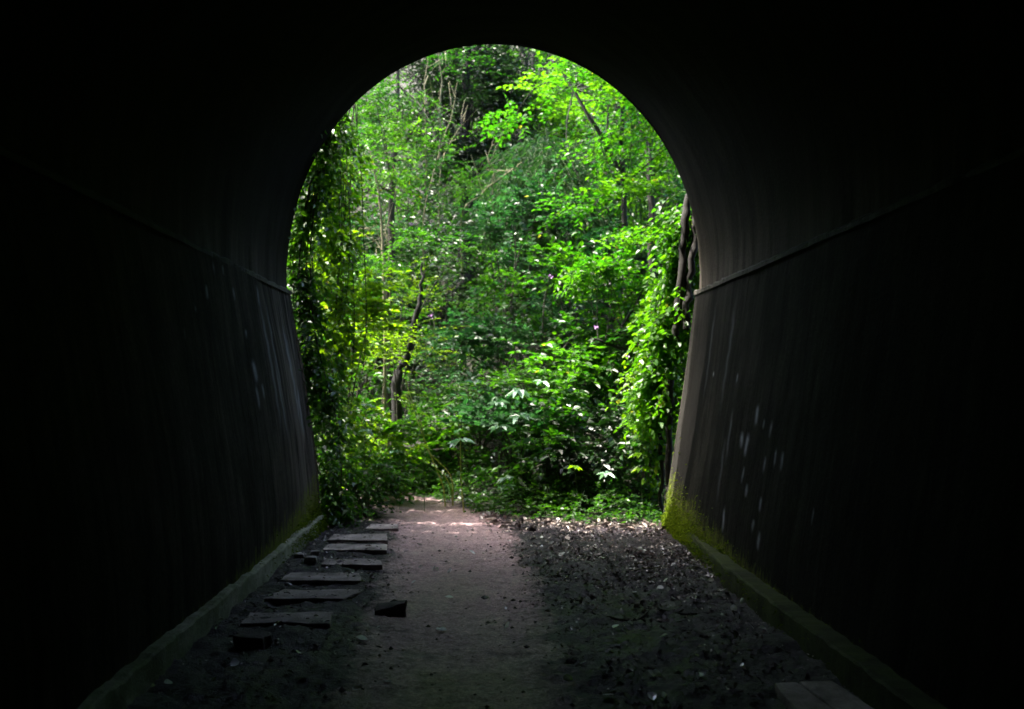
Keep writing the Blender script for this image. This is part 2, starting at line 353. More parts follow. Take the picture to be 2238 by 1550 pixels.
# lime streaks down the walls, found where the photograph shows them: right wall, then left wall
LIME_R = [(410, 790, 868, 8, 1), (360, 888, 945, 9, .9), (376, 892, 980, 9, 1), (437, 975, 1036, 6, .7), (475, 945, 1015, 6, .7), (500, 955, 1030, 8, .7), (365, 1010, 1074, 5, .6),
          (376, 1075, 1122, 6, .8), (424, 1120, 1176, 6, .7), (400, 1200, 1244, 6, .8), (420, 1245, 1310, 8, .9), (292, 1155, 1250, 6, .8), (460, 850, 910, 6, .6), (343, 680, 716, 5, .6),
          (435, 845, 876, 5, .6), (620, 1155, 1225, 5, .5), (243, 420, 800, 5, .14), (310, 400, 840, 8, .18), (318, 800, 1000, 6, .3), (285, 900, 1160, 7, .2), (256, 675, 690, 4, 1)]
LIME_L = [(490, 444, 500, 8, .8), (585, 456, 499, 6, .7), (453, 514, 546, 5, .7), (660, 712, 800, 9, 1), (672, 800, 895, 6, .7), (690, 795, 855, 6, .6), (628, 602, 632, 5, .7), (674, 445, 530, 7, .5),
          (512, 366, 404, 5, .5), (545, 376, 412, 5, .5), (720, 470, 1000, 8, .35), (735, 480, 900, 5, .35), (757, 700, 1010, 6, .35), (800, 560, 1000, 8, .4), (828, 800, 1000, 7, .5), (418, 600, 640, 4, .3)]
def lime_mask(x, Y, z, right):
    m = 0 * Y
    for lx, y0, y1, wp, st in (LIME_R if right else LIME_L):
        px, q0, q1, sc = (1400 + lx / 1.631, 400 + y0 / 1.631, 400 + y1 / 1.631, 1.631) if right else (150 + lx / 1.632, 350 + y0 / 1.632, 350 + y1 / 1.632, 1.632)
        zc = 1.5
        for _ in range(12): xc = (wallR(zc) if right else wallL(zc)); Yc = F * xc / (px - VX); zc = EYE + (VY - .5 * (q0 + q1)) * Yc / F
        hw = max(.011, .5 * wp / sc * Yc * Yc / (F * abs(xc))); hz = .5 * (q1 - q0) * Yc / F
        g = (z - zc) / hz; m = np.maximum(m, st * np.exp(-((Y - Yc + .25 * hw * np.sin(z * 30 + lx)) / hw) ** 2) * sstep(1.05, .35, np.abs(g)) * (.75 + .25 * g.clip(-1, 1)))
    return m
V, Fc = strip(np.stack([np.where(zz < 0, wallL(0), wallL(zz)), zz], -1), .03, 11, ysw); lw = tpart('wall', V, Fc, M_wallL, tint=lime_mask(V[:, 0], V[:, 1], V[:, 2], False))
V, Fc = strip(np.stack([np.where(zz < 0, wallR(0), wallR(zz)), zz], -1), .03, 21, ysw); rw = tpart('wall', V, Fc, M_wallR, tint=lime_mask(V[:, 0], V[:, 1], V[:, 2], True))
lw['label'] = 'dark left wall with grey water stains'; rw['label'] = 'dark right wall with white lime streaks and yellow moss'
added_cap_verts = np.stack([np.concatenate([arch[:, 0], [2.0, -1.74]]), np.full(75, -32.0), np.concatenate([arch[:, 1], [-.2, -.2]])], -1)
tpart('added_end_cap', added_cap_verts, np.arange(75)[None], M_vault, smooth=False)  # added cap, unseen behind the camera, keeps skylight out of the tunnel
def rail(x_in, x_out, z0, z1, mat, name, seed, rough=.006, top_j=0.0, batter=0.0, shift=None):
    "a long course with chipped edges: bottom, face, top"
    yy = np.concatenate([np.linspace(-32, 2, 20), np.linspace(2.05, EXIT - .004, 320)])
    j = fbm(yy * 6, yy * 0, seed) * rough * 2 + (shift(yy) if shift else 0); j2 = fbm(yy * 9, yy * 0 + 5, seed + 3) * top_j * 2
    sg = 1 if x_out > x_in else -1
    A = [np.stack([np.full_like(yy, x_in - sg * batter * .7) + j, yy, np.full_like(yy, z0)], -1), np.stack([np.full_like(yy, x_in + sg * batter) + j * 1.2, yy, z1 - .012 + j2], -1),
         np.stack([np.full_like(yy, x_in + sg * (batter + .012)) + j, yy, z1 + j2], -1), np.stack([np.full_like(yy, x_out), yy, z1 + j2 + .004], -1)]
    k = 4; V = np.stack(A, 1).reshape(-1, 3); i = np.arange(len(yy) * k).reshape(-1, k)
    Fq = np.stack([i[:-1, :-1], i[1:, :-1], i[1:, 1:], i[:-1, 1:]], -1).reshape(-1, 4)
    return tpart(name, V, [Fq, i[-1:].copy()], mat, smooth=False)
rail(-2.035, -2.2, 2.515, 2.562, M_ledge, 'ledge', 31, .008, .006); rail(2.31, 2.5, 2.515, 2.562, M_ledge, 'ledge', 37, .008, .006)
rail(-1.675, -1.80, -.2, .15, M_footL, 'footing', 41, .005, .009, .008); rail(1.86, 2.07, -.2, .155, M_footR, 'footing', 47, .005, .007, .008, lambda y: .115 * sstep(7.0, 9.3, y))
# portal face around the mouth, seen only from outside
hw_prof = np.concatenate([[[-1.745, -.3]], np.stack([wallL(ZW), ZW], -1), arch, np.stack([wallR(ZW), ZW], -1)[::-1], [[1.98, -.3]]])
ang = np.linspace(0, 1, len(hw_prof)); out = []
for x, z in hw_prof:
    dx, dz = x - TX, z - 2.0; k = min(9.5 / max(abs(dx), 1e-6), (5.6 if dz > 0 else 2.4) / max(abs(dz), 1e-6)); out.append((TX + dx * k, 2.0 + dz * k))
out = np.array(out); k = len(out)
Vh = np.concatenate([np.c_[hw_prof[:, 0], np.full(k, EXIT + .03), hw_prof[:, 1]], np.c_[out[:, 0], np.full(k, EXIT + .03), out[:, 1]],
                     np.c_[out[:, 0], np.full(k, EXIT - .7), out[:, 1]], np.c_[hw_prof[:, 0], np.full(k, EXIT + .001), hw_prof[:, 1]]])
i = np.arange(k - 1)
tpart('portal_face', Vh, [np.c_[i, i + 1, i + 1 + k, i + k], np.c_[i + k, i + 1 + k, i + 1 + 2 * k, i + 2 * k], np.c_[i + 3 * k, i + 1 + 3 * k, i + 1, i]], M_vault, smooth=False)

# ------------------------------------------------------------------ ground
EDX = [-30, -8, -4, -1.6, -.5, .3, 2, 30]; EDY = [17.5, 16, 15.2, 13.8, 12.45, 10.45, 10.05, 10.05]
def bank_d(x, y): return y - np.interp(x, EDX, EDY)
def terrain(x, y):
    x = np.asarray(x, float); y = np.asarray(y, float); d = bank_d(x, y)
    h = .10 * np.clip(d, 0, 1.2) + .56 * np.logaddexp(0, (np.clip(d, -20, 60) - 1.3) * 2.2) / 2.2
    hl = .85 * np.clip(-1.75 - x, 0, 9) * sstep(13.4, 11.0, y)
    return np.where(y > EXIT, np.maximum(h * sstep(-.2, .4, d), hl), 0) + 0 * x
gx = np.concatenate([np.linspace(-60, -6, 28), np.linspace(-5.6, 6, 59), np.linspace(8, 60, 27)])
gy = np.concatenate([np.linspace(-60, 9, 36), np.linspace(9.5, 18, 44), np.linspace(19, 42, 36), np.linspace(46, 120, 14)])
V, Fc = grid(gx, gy, lambda X, Y: terrain(X, Y) - np.where(Y > 10.6, .05, .22) + np.where(bank_d(X, Y) > 1, .18 * fbm(X * .8, Y * .8, 5), 0))
tag(mesh('ground', V, Fc, M_soil), kind='structure')
# hill over the tunnel
V, Fc = grid(np.linspace(-40, 40, 41), np.linspace(-45, EXIT - .66, 31), lambda X, Y: 7.55 + .45 * np.clip(EXIT - .66 - Y, 0, 20) + .6 * fbm(X * .3, Y * .3, 8))
tag(mesh('hill', V, Fc, M_soil), kind='structure')
# the path: tunnel floor and its way out to the left
PCY = [-32, 4, 8, 10, 11, 12, 12.8, 13.6, 15]; PCX = [-.15, -.1, -.2, -.32, -.55, -.95, -1.5, -2.4, -5]; PW = [.55, .55, .58, .62, .58, .5, .55, .9, 1.5]
def floor_z(X, Y):
    c = np.interp(Y, PCY, PCX); wd = np.interp(Y, PCY, PW); tr = np.exp(-((X - c) / wd) ** 4)
    rough = 1 - .75 * tr
    z = .03 * fbm(X * 1.3, Y * 1.3, 61) + rough * (.05 * fbm(X * 5, Y * 5, 65) + .035 * np.abs(fbm(X * 14, Y * 14, 71))) + .008 * fbm(X * 20, Y * 20, 75) - .02 * tr
    return z
fx = np.arange(-2.3, 2.5, .024); fy = np.concatenate([np.linspace(-32, 2.8, 60), np.arange(2.83, 11.6, .026)])
V, Fc = grid(fx, fy, floor_z)
def tread_and_falloff(V): return np.exp(-((V[:, 0] - np.interp(V[:, 1], PCY, PCX)) / (np.interp(V[:, 1], PCY, PW) * 1.15)) ** 4) * .75 * (.78 + .22 * sstep(4.0, 7.0, V[:, 1])) + .06  # trodden strip; muddier at the near end, with the light's falloff painted in
tag(mesh('path', V, Fc, M_floor, tint=tread_and_falloff(V)), kind='structure')
V, Fc = grid(np.arange(-7, 1.2, .05), np.arange(11.574, 16, .05), lambda X, Y: floor_z(X, Y) + .002)
tag(mesh('path', V, Fc, M_floor, tint=tread_and_falloff(V)), kind='structure')
def fz(x, y): return float(floor_z(np.array([x]), np.array([y]))[0])
def on_floor(px, py):
    Y = F * EYE / (py - VY); return (px - VX) * Y / F, Y

# ------------------------------------------------------------------ slabs and blocks on the floor
def rock(name, corners, z0, z1, mat, label, cat, seed, group=None, chip=.012, dz=None):
    "a slab or block with chipped, uneven edges; corners anticlockwise (x,y)"
    import bmesh
    c = np.array(corners, float); o = c.mean(0); bm = bmesh.new(); dz = dz or [0] * len(c)
    lo = [bm.verts.new((x - o[0], y - o[1], 0)) for x, y in c]; hi = [bm.verts.new((x - o[0], y - o[1], z1 - z0 + d)) for (x, y), d in zip(c, dz)]
    n = len(c); bm.faces.new(hi); bm.faces.new(lo[::-1])
    for k in range(n): bm.faces.new((lo[k], lo[(k + 1) % n], hi[(k + 1) % n], hi[k]))
    bmesh.ops.bevel(bm, geom=bm.edges[:], offset=.010, segments=2, affect='EDGES', profile=.6)
    bmesh.ops.triangulate(bm, faces=bm.faces[:]); bmesh.ops.subdivide_edges(bm, edges=[e for e in bm.edges if e.calc_length() > .05], cuts=3, use_grid_fill=True)
    for v in bm.verts:
        p = v.co; s = chip
        v.co.x += s * float(fbm(np.array(p.x * 14 + seed), np.array(p.y * 14 + p.z * 9), seed)); v.co.y += s * float(fbm(np.array(p.y * 14), np.array(p.x * 14 + p.z * 11), seed + 5))
        v.co.z += s * .6 * float(fbm(np.array(p.x * 9), np.array(p.y * 9), seed + 7)) if p.z > .01 else 0
    me = bpy.data.meshes.new(name); bm.to_mesh(me); bm.free(); me.materials.append(mat)
    ob = bpy.data.objects.new(name, me); ob.location = (o[0], o[1], z0); link(ob); return tag(ob, label, cat, group)
SL = [(325, 294, 1530, 1770, 1580, 1768, 'farthest pale slab, half under the leaves beside the bright path'),
      (403, 362, 1285, 1695, 1330, 1693, 'second slab from the forest end, leaf strewn with a grassy right tip'),
      (470, 430, 1250, 1695, 1285, 1692, 'third slab from the forest end, clean edged between two leaf strewn slabs'),
      (568, 532, 1240, 1662, 1268, 1640, 'fourth slab from the forest end, its left end against the white rubble'),
      (676, 624, 968, 1510, 1035, 1512, 'broad slab with a red tinged shadow, just beyond the skewed slab'),
      (796, 738, 848, 1392, 1000, 1545, 'skewed slab with a slanting right end beside the dark brick'),
      (966, 890, 695, 1312, 765, 1335, 'nearest and darkest slab of the row along the left wall')]
for k, (yf, yb, xl, xr, bl, br, lab) in enumerate(SL):
    zt = .036; q = lambda zx, zy: ((300 + zx / 3.1 - VX) * (F * (EYE - zt) / (1050 + zy / 3.1 - VY)) / F, F * (EYE - zt) / (1050 + zy / 3.1 - VY))
    c = [q(xl, yf), q(xr, yf), q(br, yb), q(bl, yb)]
    rock('concrete_slab', c, -.03, zt, M_slab, 'grey concrete slab, ' + lab if not lab.startswith('farthest') else 'grey concrete slab, ' + lab, 'slab', 200 + k, 'concrete slabs laid along the left wall', .022)
x, y = on_floor(855, 1343)
rock('brick_block', [(x - .105, y - .02), (x + .095, y + .02), (x + .10, y + .17), (x - .10, y + .14)], fz(x, y) - .03, fz(x, y) + .06, M_block, 'dark loose brick lying alone between the slabs and the trodden path', 'brick', 301, None, .035, [-.012, .02, .012, 0])
x, y = on_floor(545, 1420)
rock('stone_block', [(x - .09, y + .03), (x + .085, y), (x + .095, y + .15), (x - .085, y + .2)], fz(x, y) - .03, fz(x, y) + .07, M_block, 'dark rough stone block in front of the nearest slab', 'stone', 302, None, .03, [.01, -.01, 0, .015])
def fq(px, py): return ((px - VX) * F * (EYE - .05) / (py - VY) / F, F * (EYE - .05) / (py - VY))
rock('paving_slab', [fq(1752, 1565), fq(1838, 1562), fq(1741, 1491), fq(1692, 1493)], -.02, .05, M_slab, 'narrow dim slab at the foot of the right wall, left of a crack', 'slab', 311, 'dim slabs by the right wall')
rock('paving_slab', [fq(1846, 1561), fq(1925, 1556), fq(1815, 1487), fq(1746, 1489)], -.02, .05, M_slab, 'wider dim slab touching the footing of the right wall', 'slab', 312, 'dim slabs by the right wall')
for k, (px, py, s, lab) in enumerate([(655, 1226, .055, 'small white stone at the mossy wall foot, left end of the rubble'), (681, 1236, .07, 'squat grey stone against the end of the fourth slab'),
                                      (690, 1218, .05, 'pale chip of stone behind the squat grey stone')]):
    x, y = on_floor(px, py); rr = RS(k + 5); a = np.sort(rr.uniform(0, 6.28, 6)); a = np.linspace(0, 6.28, 7)[:-1] + rr.uniform(-.3, .3, 6)
    rock('rubble_stone', [(x + s * math.cos(t) * rr.uniform(.7, 1.1), y + s * math.sin(t) * rr.uniform(.6, 1)) for t in a], -.02, s * 1.1, M_stone, lab, 'stone', 320 + k, 'rubble at the left wall foot', .03)

# ------------------------------------------------------------------ litter: stuff, fallen leaves, twigs
def scatter_floor(n, xr, yr, seed, keep=None):
    r = RS(seed); x = r.uniform(*xr, n); y = r.uniform(*yr, n)
    if keep is not None: m = keep(x, y, r); x, y = x[m], y[m]
    return r, x, y, floor_z(x, y)
def off_path(x, y, r):
    tr = np.exp(-((x - np.interp(y, PCY, PCX)) / np.interp(y, PCY, PW)) ** 4)
    dens = np.where(x > .3, .25 + .75 * sstep(5.0, 8.5, y), .45) * (1 - .97 * tr) * sstep(-.45, .4, fbm(x * 2.6, y * 2.6, 303, 3))
    return r.rand(len(x)) < dens
lv = Leaves(71)
r, x, y, z = scatter_floor(16000, (-1.65, 1.9), (3.4, 10.6), 71, off_path); N = len(x)
ps = np.c_[x, y, z + .004 + r.rand(N) * .012]; dd = np.c_[r.normal(0, 1, (N, 2)), r.normal(0, .18, N)]; nn = np.c_[r.normal(0, .5, (N, 2)), np.ones(N)]
L = r.gamma(2.2, .0062, N) + .006
lv.add(ps, dd, nn, L, L * r.uniform(.2, .7, N), -.15, .5, np.clip(r.beta(1.3, 2.0, N) + .1 * (y > 8.8), 0, 1))
r, x, y, z = scatter_floor(1700, (.0, 2.0), (9.3, 10.7), 72); N = len(x)        # straw coloured rim of dry leaves before the greenery
ps = np.c_[x, y, z + .005 + r.rand(N) * .03]; dd = np.c_[r.normal(0, 1, (N, 2)), r.normal(0, .3, N)]; nn = np.c_[r.normal(0, .6, (N, 2)), np.ones(N)]
keep = np.abs(y - np.interp(x, [0, .3, 2], [10.35, 10.2, 9.75])) < r.gamma(2, .13, N)
L = r.gamma(4, .012, N) + .015
lv.add(ps[keep], dd[keep], nn[keep], L[keep], L[keep] * r.uniform(.12, .5, N)[keep], -.1, .5, np.clip(r.beta(2, 3, N)[keep], 0, 1))
r, x, y, z = scatter_floor(15000, (.25, 1.9), (4.2, 10.2), 73, lambda x, y, r: r.rand(len(x)) < (.1 + .9 * sstep(5.0, 8.0, y)) * sstep(-.4, .45, fbm(x * 3.2, y * 2.2, 311, 3)) * sstep(.25, .75, x)); N = len(x)
ps = np.c_[x, y, z + .004 + r.rand(N) * .014]; dd = np.c_[r.normal(0, 1, (N, 2)), r.normal(0, .35, N)]; nn = np.c_[r.normal(0, .7, (N, 2)), np.ones(N)]; L = r.gamma(2.2, .007, N) + .006
lv.add(ps, dd, nn, L, L * r.uniform(.2, .8, N), -.15, .5, np.clip(r.beta(.9, 1.6, N), 0, 1))
for yf, yb, xl, xr, bl, br, lab in SL:
    n = 26; f = r.rand(n); g = r.rand(n); zx = (xl + (xr - xl) * f) * (1 - g) + (bl + (br - bl) * f) * g; zy = yf + (yb - yf) * g
    Y = F * (EYE - .036) / (1050 + zy / 3.1 - VY); ps = np.c_[(300 + zx / 3.1 - VX) * Y / F, Y, np.full(n, .041)]; L = r.gamma(3, .007, n) + .008
    lv.add(ps, np.c_[r.normal(0, 1, (n, 2)), r.normal(0, .1, n)], np.c_[r.normal(0, .3, (n, 2)), np.ones(n)], L, L * r.uniform(.2, .6, n), -.1, .4, r.beta(1.3, 2, n))
tag(lv.build('leaf_litter', M_litter), 'dark trodden leaves and chips littering the tunnel floor', 'leaf litter', kind='stuff')
# gravel and clods
def pebble_bank(n, seed, keep):
    r, x, y, z = scatter_floor(n, (-1.65, 1.9), (3.4, 10.3), seed, keep); N = len(x)
    s = r.gamma(2.0, .0032, N) + .003
    oc = np.array([[1, 0, 0], [0, 1, 0], [-1, 0, 0], [0, -1, 0], [0, 0, 1.], [0, 0, -1]]); V = oc[None] * r.uniform(.6, 1.3, (N, 6, 1)) * s[:, None, None] * np.array([1, 1, .65])
    V += np.c_[x, y, z + s * .25][:, None]; tri = np.array([[0, 1, 4], [1, 2, 4], [2, 3, 4], [3, 0, 4], [1, 0, 5], [2, 1, 5], [3, 2, 5], [0, 3, 5]])
    Fc = (np.arange(N)[:, None, None] * 6 + tri[None]).reshape(-1, 3)
    return V.reshape(-1, 3), Fc, np.repeat(np.clip(r.beta(1.4, 3, N), 0, 1), 6)
V, Fc, T = pebble_bank(14000, 81, lambda x, y, r: off_path(x, y, r) | (r.rand(len(x)) < .04))
tag(mesh('gravel', V, Fc, M_litter, smooth=False, tint=T), 'dark clods and chips of gravel strewn over the floor', 'gravel', kind='stuff')
# pale fallen leaves, one object each
def fallen_mesh(k):
    r = RS(900 + k); n = 9; t = np.linspace(0, 1, n); wd = np.sin(np.pi * t ** .8) ** .8 * (.32 + .1 * r.rand()); curl = r.uniform(.2, .6)
    mid = np.c_[t - .5, .08 * np.sin(t * 4 + k), curl * (t - .5) ** 2 * .5]
    up = .18 * r.rand() + .06
    V = np.concatenate([mid + np.c_[0 * t, wd, wd * up * 2], mid, mid + np.c_[0 * t, -wd, wd * up * 2.5]])
    V = V + np.array([0, 0, .02]); i = np.arange(n - 1)
    o = mesh('fallen_leaf', V, [np.c_[i, i + 1, i + 1 + n, i + n], np.c_[i + n, i + 1 + n, i + 1 + 2 * n, i + 2 * n]], M_fallen, tint=np.full(len(V), r.rand()))
    return o
FL = [(950 + a / 2.238, 1050 + b / 2.238) for a, b in [(522, 298), (578, 312), (523, 338), (622, 375), (655, 375), (718, 272), (818, 393), (965, 390), (980, 425), (1020, 372), (1085, 435), (1085, 460), (1245, 455), (1100, 535), (1310, 495), (1410, 563),
      (355, 708), (30, 730), (720, 907), (655, 973), (1065, 980), (1090, 982), (1058, 1075), (855, 1080), (940, 1072), (1120, 1078), (1545, 712), (1605, 745), (1465, 632), (183, 352), (75, 448), (8, 432), (365, 298), (1130, 497), (1170, 432), (955, 388), (1270, 590), (885, 742)]]
FL += [(300 + a / 3.1, 1050 + b / 3.1) for a, b in [(1440, 1095), (1520, 1080), (1630, 995), (1690, 1352), (2060, 1010), (2120, 620), (2020, 598), (1920, 575), (2115, 780), (1025, 720), (1035, 1500), (1490, 1400), (520, 1345), (1105, 535), (1875, 690), (210, 1385), (655, 1265), (1090, 1180)]]
rf = RS(404)
for _ in range(52):
    x = rf.uniform(.35, 1.85); y = rf.triangular(4.6, 8.2, 9.8); FL.append((VX + F * x / y, VY + F * EYE / y))
protos = [fallen_mesh(k) for k in range(5)]
for k, (px, py) in enumerate(FL):
    x, y = on_floor(px, py); o = protos[k] if k < 5 else protos[k % 5].copy()
    if k >= 5: COL.objects.link(o)
    s = rf.uniform(.045, .08) if k < 56 else rf.uniform(.03, .055)
    o.location = (x, y, fz(x, y) + .15 * s); o.scale = (s, s, s); o.rotation_euler = (rf.normal(0, .5), rf.normal(0, .5), rf.uniform(0, 6.28))
    tag(o, 'small pale fallen leaf, one of many scattered over the dark tunnel floor', 'fallen leaf', 'pale fallen leaves on the tunnel floor')
def twig(pts, r, label, mat='grey', name='fallen_twig', group='twigs on the tunnel floor'):
    W = []
    for px, py in pts: x, y = on_floor(px, py); W.append((x, y, fz(x, y) + r * .7))
    W = np.array(W); o = W[0]
    return tag(Tubes().add(smooth_path(W, 16), np.linspace(r, r * .5, 16), 6).build(name, BK[mat], None, o), label, 'twig', group)
twig([(1298, 1347), (1345, 1358), (1375, 1364), (1400, 1352), (1418, 1345)], .011, 'crooked fallen twig with a bend, on the dark mud right of the path')
twig([(1440, 1344), (1490, 1341), (1548, 1338)], .010, 'straight dark twig pointing at the right wall', 'dark')
twig([(1432, 1355), (1462, 1362), (1490, 1364)], .008, 'short dark twig just below the straight twig', 'dark')
twig([(1380, 1252), (1420, 1246), (1500, 1250)], .007, 'thin pale twig among the white leaves by the mouth', 'pale')

# ------------------------------------------------------------------ plants
def ball(r, n, c, rad, shell=.35):
    "n points through an ellipsoid, mostly towards its outside, lumpy"
    v = unit(r.normal(0, 1, (n, 3))); s = r.uniform(shell, 1, n)[:, None] ** .6
    return np.asarray(c) + v * s * np.asarray(rad), v
def crown(lv, tb, r, c, rad, n, ln, k, L, W, droop=.25, up=.45, rise=.1, flat=.4, lumps=None, tint_j=.2, spread=55, ldroop=.2, tr=.003):
    "sprays gathered in lumps, with gaps between the lumps"
    lumps = lumps or max(5, n // 20)
    C, v = ball(r, lumps, c, rad, .25); q = r.randint(0, lumps, n); tintl = r.rand(lumps)
    lr = np.asarray(rad) * (1.15 / lumps ** .37)
    O = C[q] + r.normal(0, .40, (n, 3)) * lr * np.array([1, 1, .5])
    D = unit(v[q] * .7 + r.normal(0, .75, (n, 3)) * np.array([1, 1, flat]) + np.array([0, 0, rise]))
    lv.sprays(O, D, r.uniform(.6, 1.25, n) * ln, k, L, W, up, spread, droop, tb, tr, tint_j, np.clip(.85 * tintl[q] + .15 * r.rand(n), 0, 1), ldroop)
    return C
def limbs(tb, r, trunk, C, r0, every=1, f0=.45, f1=.98):
    for c in C[::every]:
        s = trunk[int(len(trunk) * r.uniform(f0, f1)) if f1 < 1 else -1]; m = (s + c) / 2 + r.normal(0, .12, 3) + np.array([0, 0, .1])
        tb.add(smooth_path([s, m, c], 7), np.linspace(r0, r0 * .25, 7), 5)
GT = 'trees standing on the bank beyond the tunnel'
def tree(name, label, trunk, r0, crowns, bark, leaf, seed, extra=(), group=GT, cat='tree', limb_r=.2, every=2, taper=.35, **kw):
    "trunk: list of points; crowns: (centre, radii, sprays, twig length, leaves, L, W)"
    r = RS(seed); trunk = np.asarray(trunk, float); o = trunk[0]
    t = empty(name, label, cat, o, group)
    T = Tubes(); tp = smooth_path(trunk, 22); tp[1:-1] += r.normal(0, r0 * .18, (20, 3)); T.add(tp, np.linspace(1, taper, 22) * r0, 9)
    for pts, ra in extra: p = smooth_path(pts, 14); p[1:-1] += r.normal(0, ra * .25, (12, 3)); T.add(p, np.linspace(ra, ra * .4, 14), 7)
    T.build('trunk', BK[bark], t, o)
    lv = Leaves(seed + 1); B = Tubes()
    for c, rad, n, ln, k, L, W in crowns:
        C = crown(lv, B, r, c, rad, n, ln, k, L, W, **kw); limbs(B, r, tp, C, r0 * limb_r, every)
    cr = lv.build('crown', LM[leaf], t, o); B.build('branches', BK[bark], cr, o)
    return t
def shrub(name, label, base, h, rad, n, leaf, seed, ln=.45, k=9, L=.125, W=.072, bark='grey', stems=7, group='shrubs on the bank', cat='shrub', c_up=.55, **kw):
    r = RS(seed); base = np.asarray(base, float); t = empty(name, label, cat, base, group)
    lv = Leaves(seed + 1); B = Tubes(); c = base + np.array([0, 0, h * c_up])
    C = crown(lv, B, r, c, (rad, rad, h * .5), n, ln, k, L, W, **kw)
    for q in C[r.permutation(len(C))[:stems]]:
        b = base + r.normal(0, .08, 3) * np.array([1, 1, 0]); B.add(smooth_path([b - np.array([0, 0, .1]), (b + q) / 2 + np.array([0, 0, .15 * h]) + r.normal(0, .06, 3), q], 8), np.linspace(.016, .005, 8), 5)
    lv.build('foliage', LM[leaf], t, base); B.build('stems', BK[bark], t, base); return t
def gp(x, y, dz=0): return np.array([x, y, float(terrain(x, y)) + dz])
def gpx(px, Y): x = (px - VX) * Y / F; return gp(x, Y)

# --- trees whose trunks the photograph shows
b = gpx(1372, 14.0)
tree('forked_tree', 'slender dark tree on the right with one long limb leaning up to the left', [b, P(1368, 600, 14), P(1366, 500, 14), P(1362, 390, 14), P(1330, 330, 14), P(1275, 235, 13.9), P(1225, 150, 13.8)], .06,
     [(P(1260, 200, 13.6), (1.2, 1.2, .9), 190, .55, 9, .11, .065), (P(1390, 270, 13.6), (1.0, 1.0, .9), 170, .55, 9, .11, .065), (P(1400, 450, 13.4), (.8, .8, .35), 90, .5, 9, .11, .065)], 'dark', 'fresh', 1001,
     extra=[([P(1363, 400, 14), P(1356, 320, 14), P(1362, 240, 14), P(1365, 150, 14)], .045), ([P(1329, 330, 14), P(1327, 280, 14), P(1333, 215, 14)], .025)])
b = gpx(1425, 15.2)
tree('slim_tree', 'second slim dark trunk just right of the forked tree', [b, P(1424, 480, 15.2), P(1418, 340, 15.2), P(1395, 250, 15.2), P(1400, 120, 15.2)], .075,
     [(P(1440, 250, 15.4), (1.1, 1.2, 1.2), 190, .55, 9, .105, .062), (P(1470, 430, 15.2), (.7, .9, .8), 110, .5, 9, .10, .06)], 'dark', 'mid', 1011)
b = gpx(852, 14.6)
tree('straight_tree', 'straight grey brown trunk on the left rising behind yellow fronds', [b, P(850, 660, 14.6), P(857, 400, 14.6), P(868, 280, 14.6), P(872, 120, 14.6)], .075,
     [(P(880, 180, 14.6), (1.2, 1.2, .8), 180, .6, 12, .07, .035), (P(820, 300, 14.2), (.8, .9, .7), 140, .55, 12, .075, .04), (P(950, 360, 14.4), (.7, .8, .45), 100, .55, 13, .065, .03)], 'grey', 'mid', 1021,
     extra=[([P(857, 420, 14.6), P(820, 405, 14.5), P(795, 425, 14.3)], .03), ([P(864, 330, 14.6), P(900, 290, 14.5), P(935, 215, 14.4)], .028)])
b = gpx(842, 13.6)
tree('pale_sapling', 'thin pale barked sapling in front of the straight grey trunk', [b, P(840, 660, 13.6), P(836, 540, 13.6), P(832, 460, 13.6), P(822, 390, 13.6), P(810, 330, 13.6)], .028,
     [(P(815, 340, 13.5), (.7, .7, .55), 90, .5, 11, .075, .04)], 'pale', 'fresh', 1031)
b = gpx(862, 12.9)
tree('leaning_tree', 'dark leaning trunk, thick at its foot, curving up in the middle left', [b - np.array([0, 0, .1]), P(868, 835, 12.9), P(892, 770, 12.9), P(908, 700, 12.9), P(920, 640, 12.9), P(922, 575, 12.9)], .085,
     [(P(930, 540, 12.9), (.7, .7, .35), 90, .45, 11, .075, .038)], 'black', 'mid', 1041, every=9, limb_r=.12, taper=.16)
b = gpx(1425, 12.2)
tree('branching_bush_tree', 'small tree by the right wall with dark forked branch reaching left', [b, P(1415, 790, 12.2), P(1385, 767, 12.2), P(1340, 757, 12.2), P(1298, 740, 12.2)], .04,
     [(P(1330, 640, 12.4), (.75, .6, .3), 110, .45, 9, .11, .065), (P(1300, 560, 12.6), (.7, .6, .28), 90, .45, 10, .08, .05)], 'dark', 'fresh', 1051,
     extra=[([P(1325, 752, 12.2), P(1352, 730, 12.2), P(1390, 665, 12.2), P(1425, 590, 12.2)], .024)])
# --- taller trees behind
tree('evergreen_tree', 'very dark evergreen behind everything at the top centre', [gp(-.3, 18.8), gp(-.3, 18.7, 2.5), gp(-.25, 18.6, 5.5)], .2,
     [(P(1025, 215, 18.5), (1.15, 1.0, 2.0), 1500, .7, 12, .10, .045)], 'black', 'dark', 1061, limb_r=.1, every=4)
tree('bamboo_clump', 'dark weeping bamboo with drooping narrow leaves right of the centre', [gp(1.5, 17.2), gp(1.45, 17.1, 1.8), gp(1.2, 16.8, 3.2)], .05,
     [(P(1185, 395, 16.6), (.85, .8, .9), 420, .8, 11, .17, .022)], 'green', 'bamboo', 1071, droop=1.0, ldroop=.9, spread=28, up=.8,
     extra=[([gp(1.8, 17.3), gp(1.9, 17.1, 1.8), gp(2.1, 16.8, 3)], .035), ([gp(1.2, 17.3), gp(.9, 17, 1.8), gp(.5, 16.7, 2.9)], .035)], cat='bamboo')
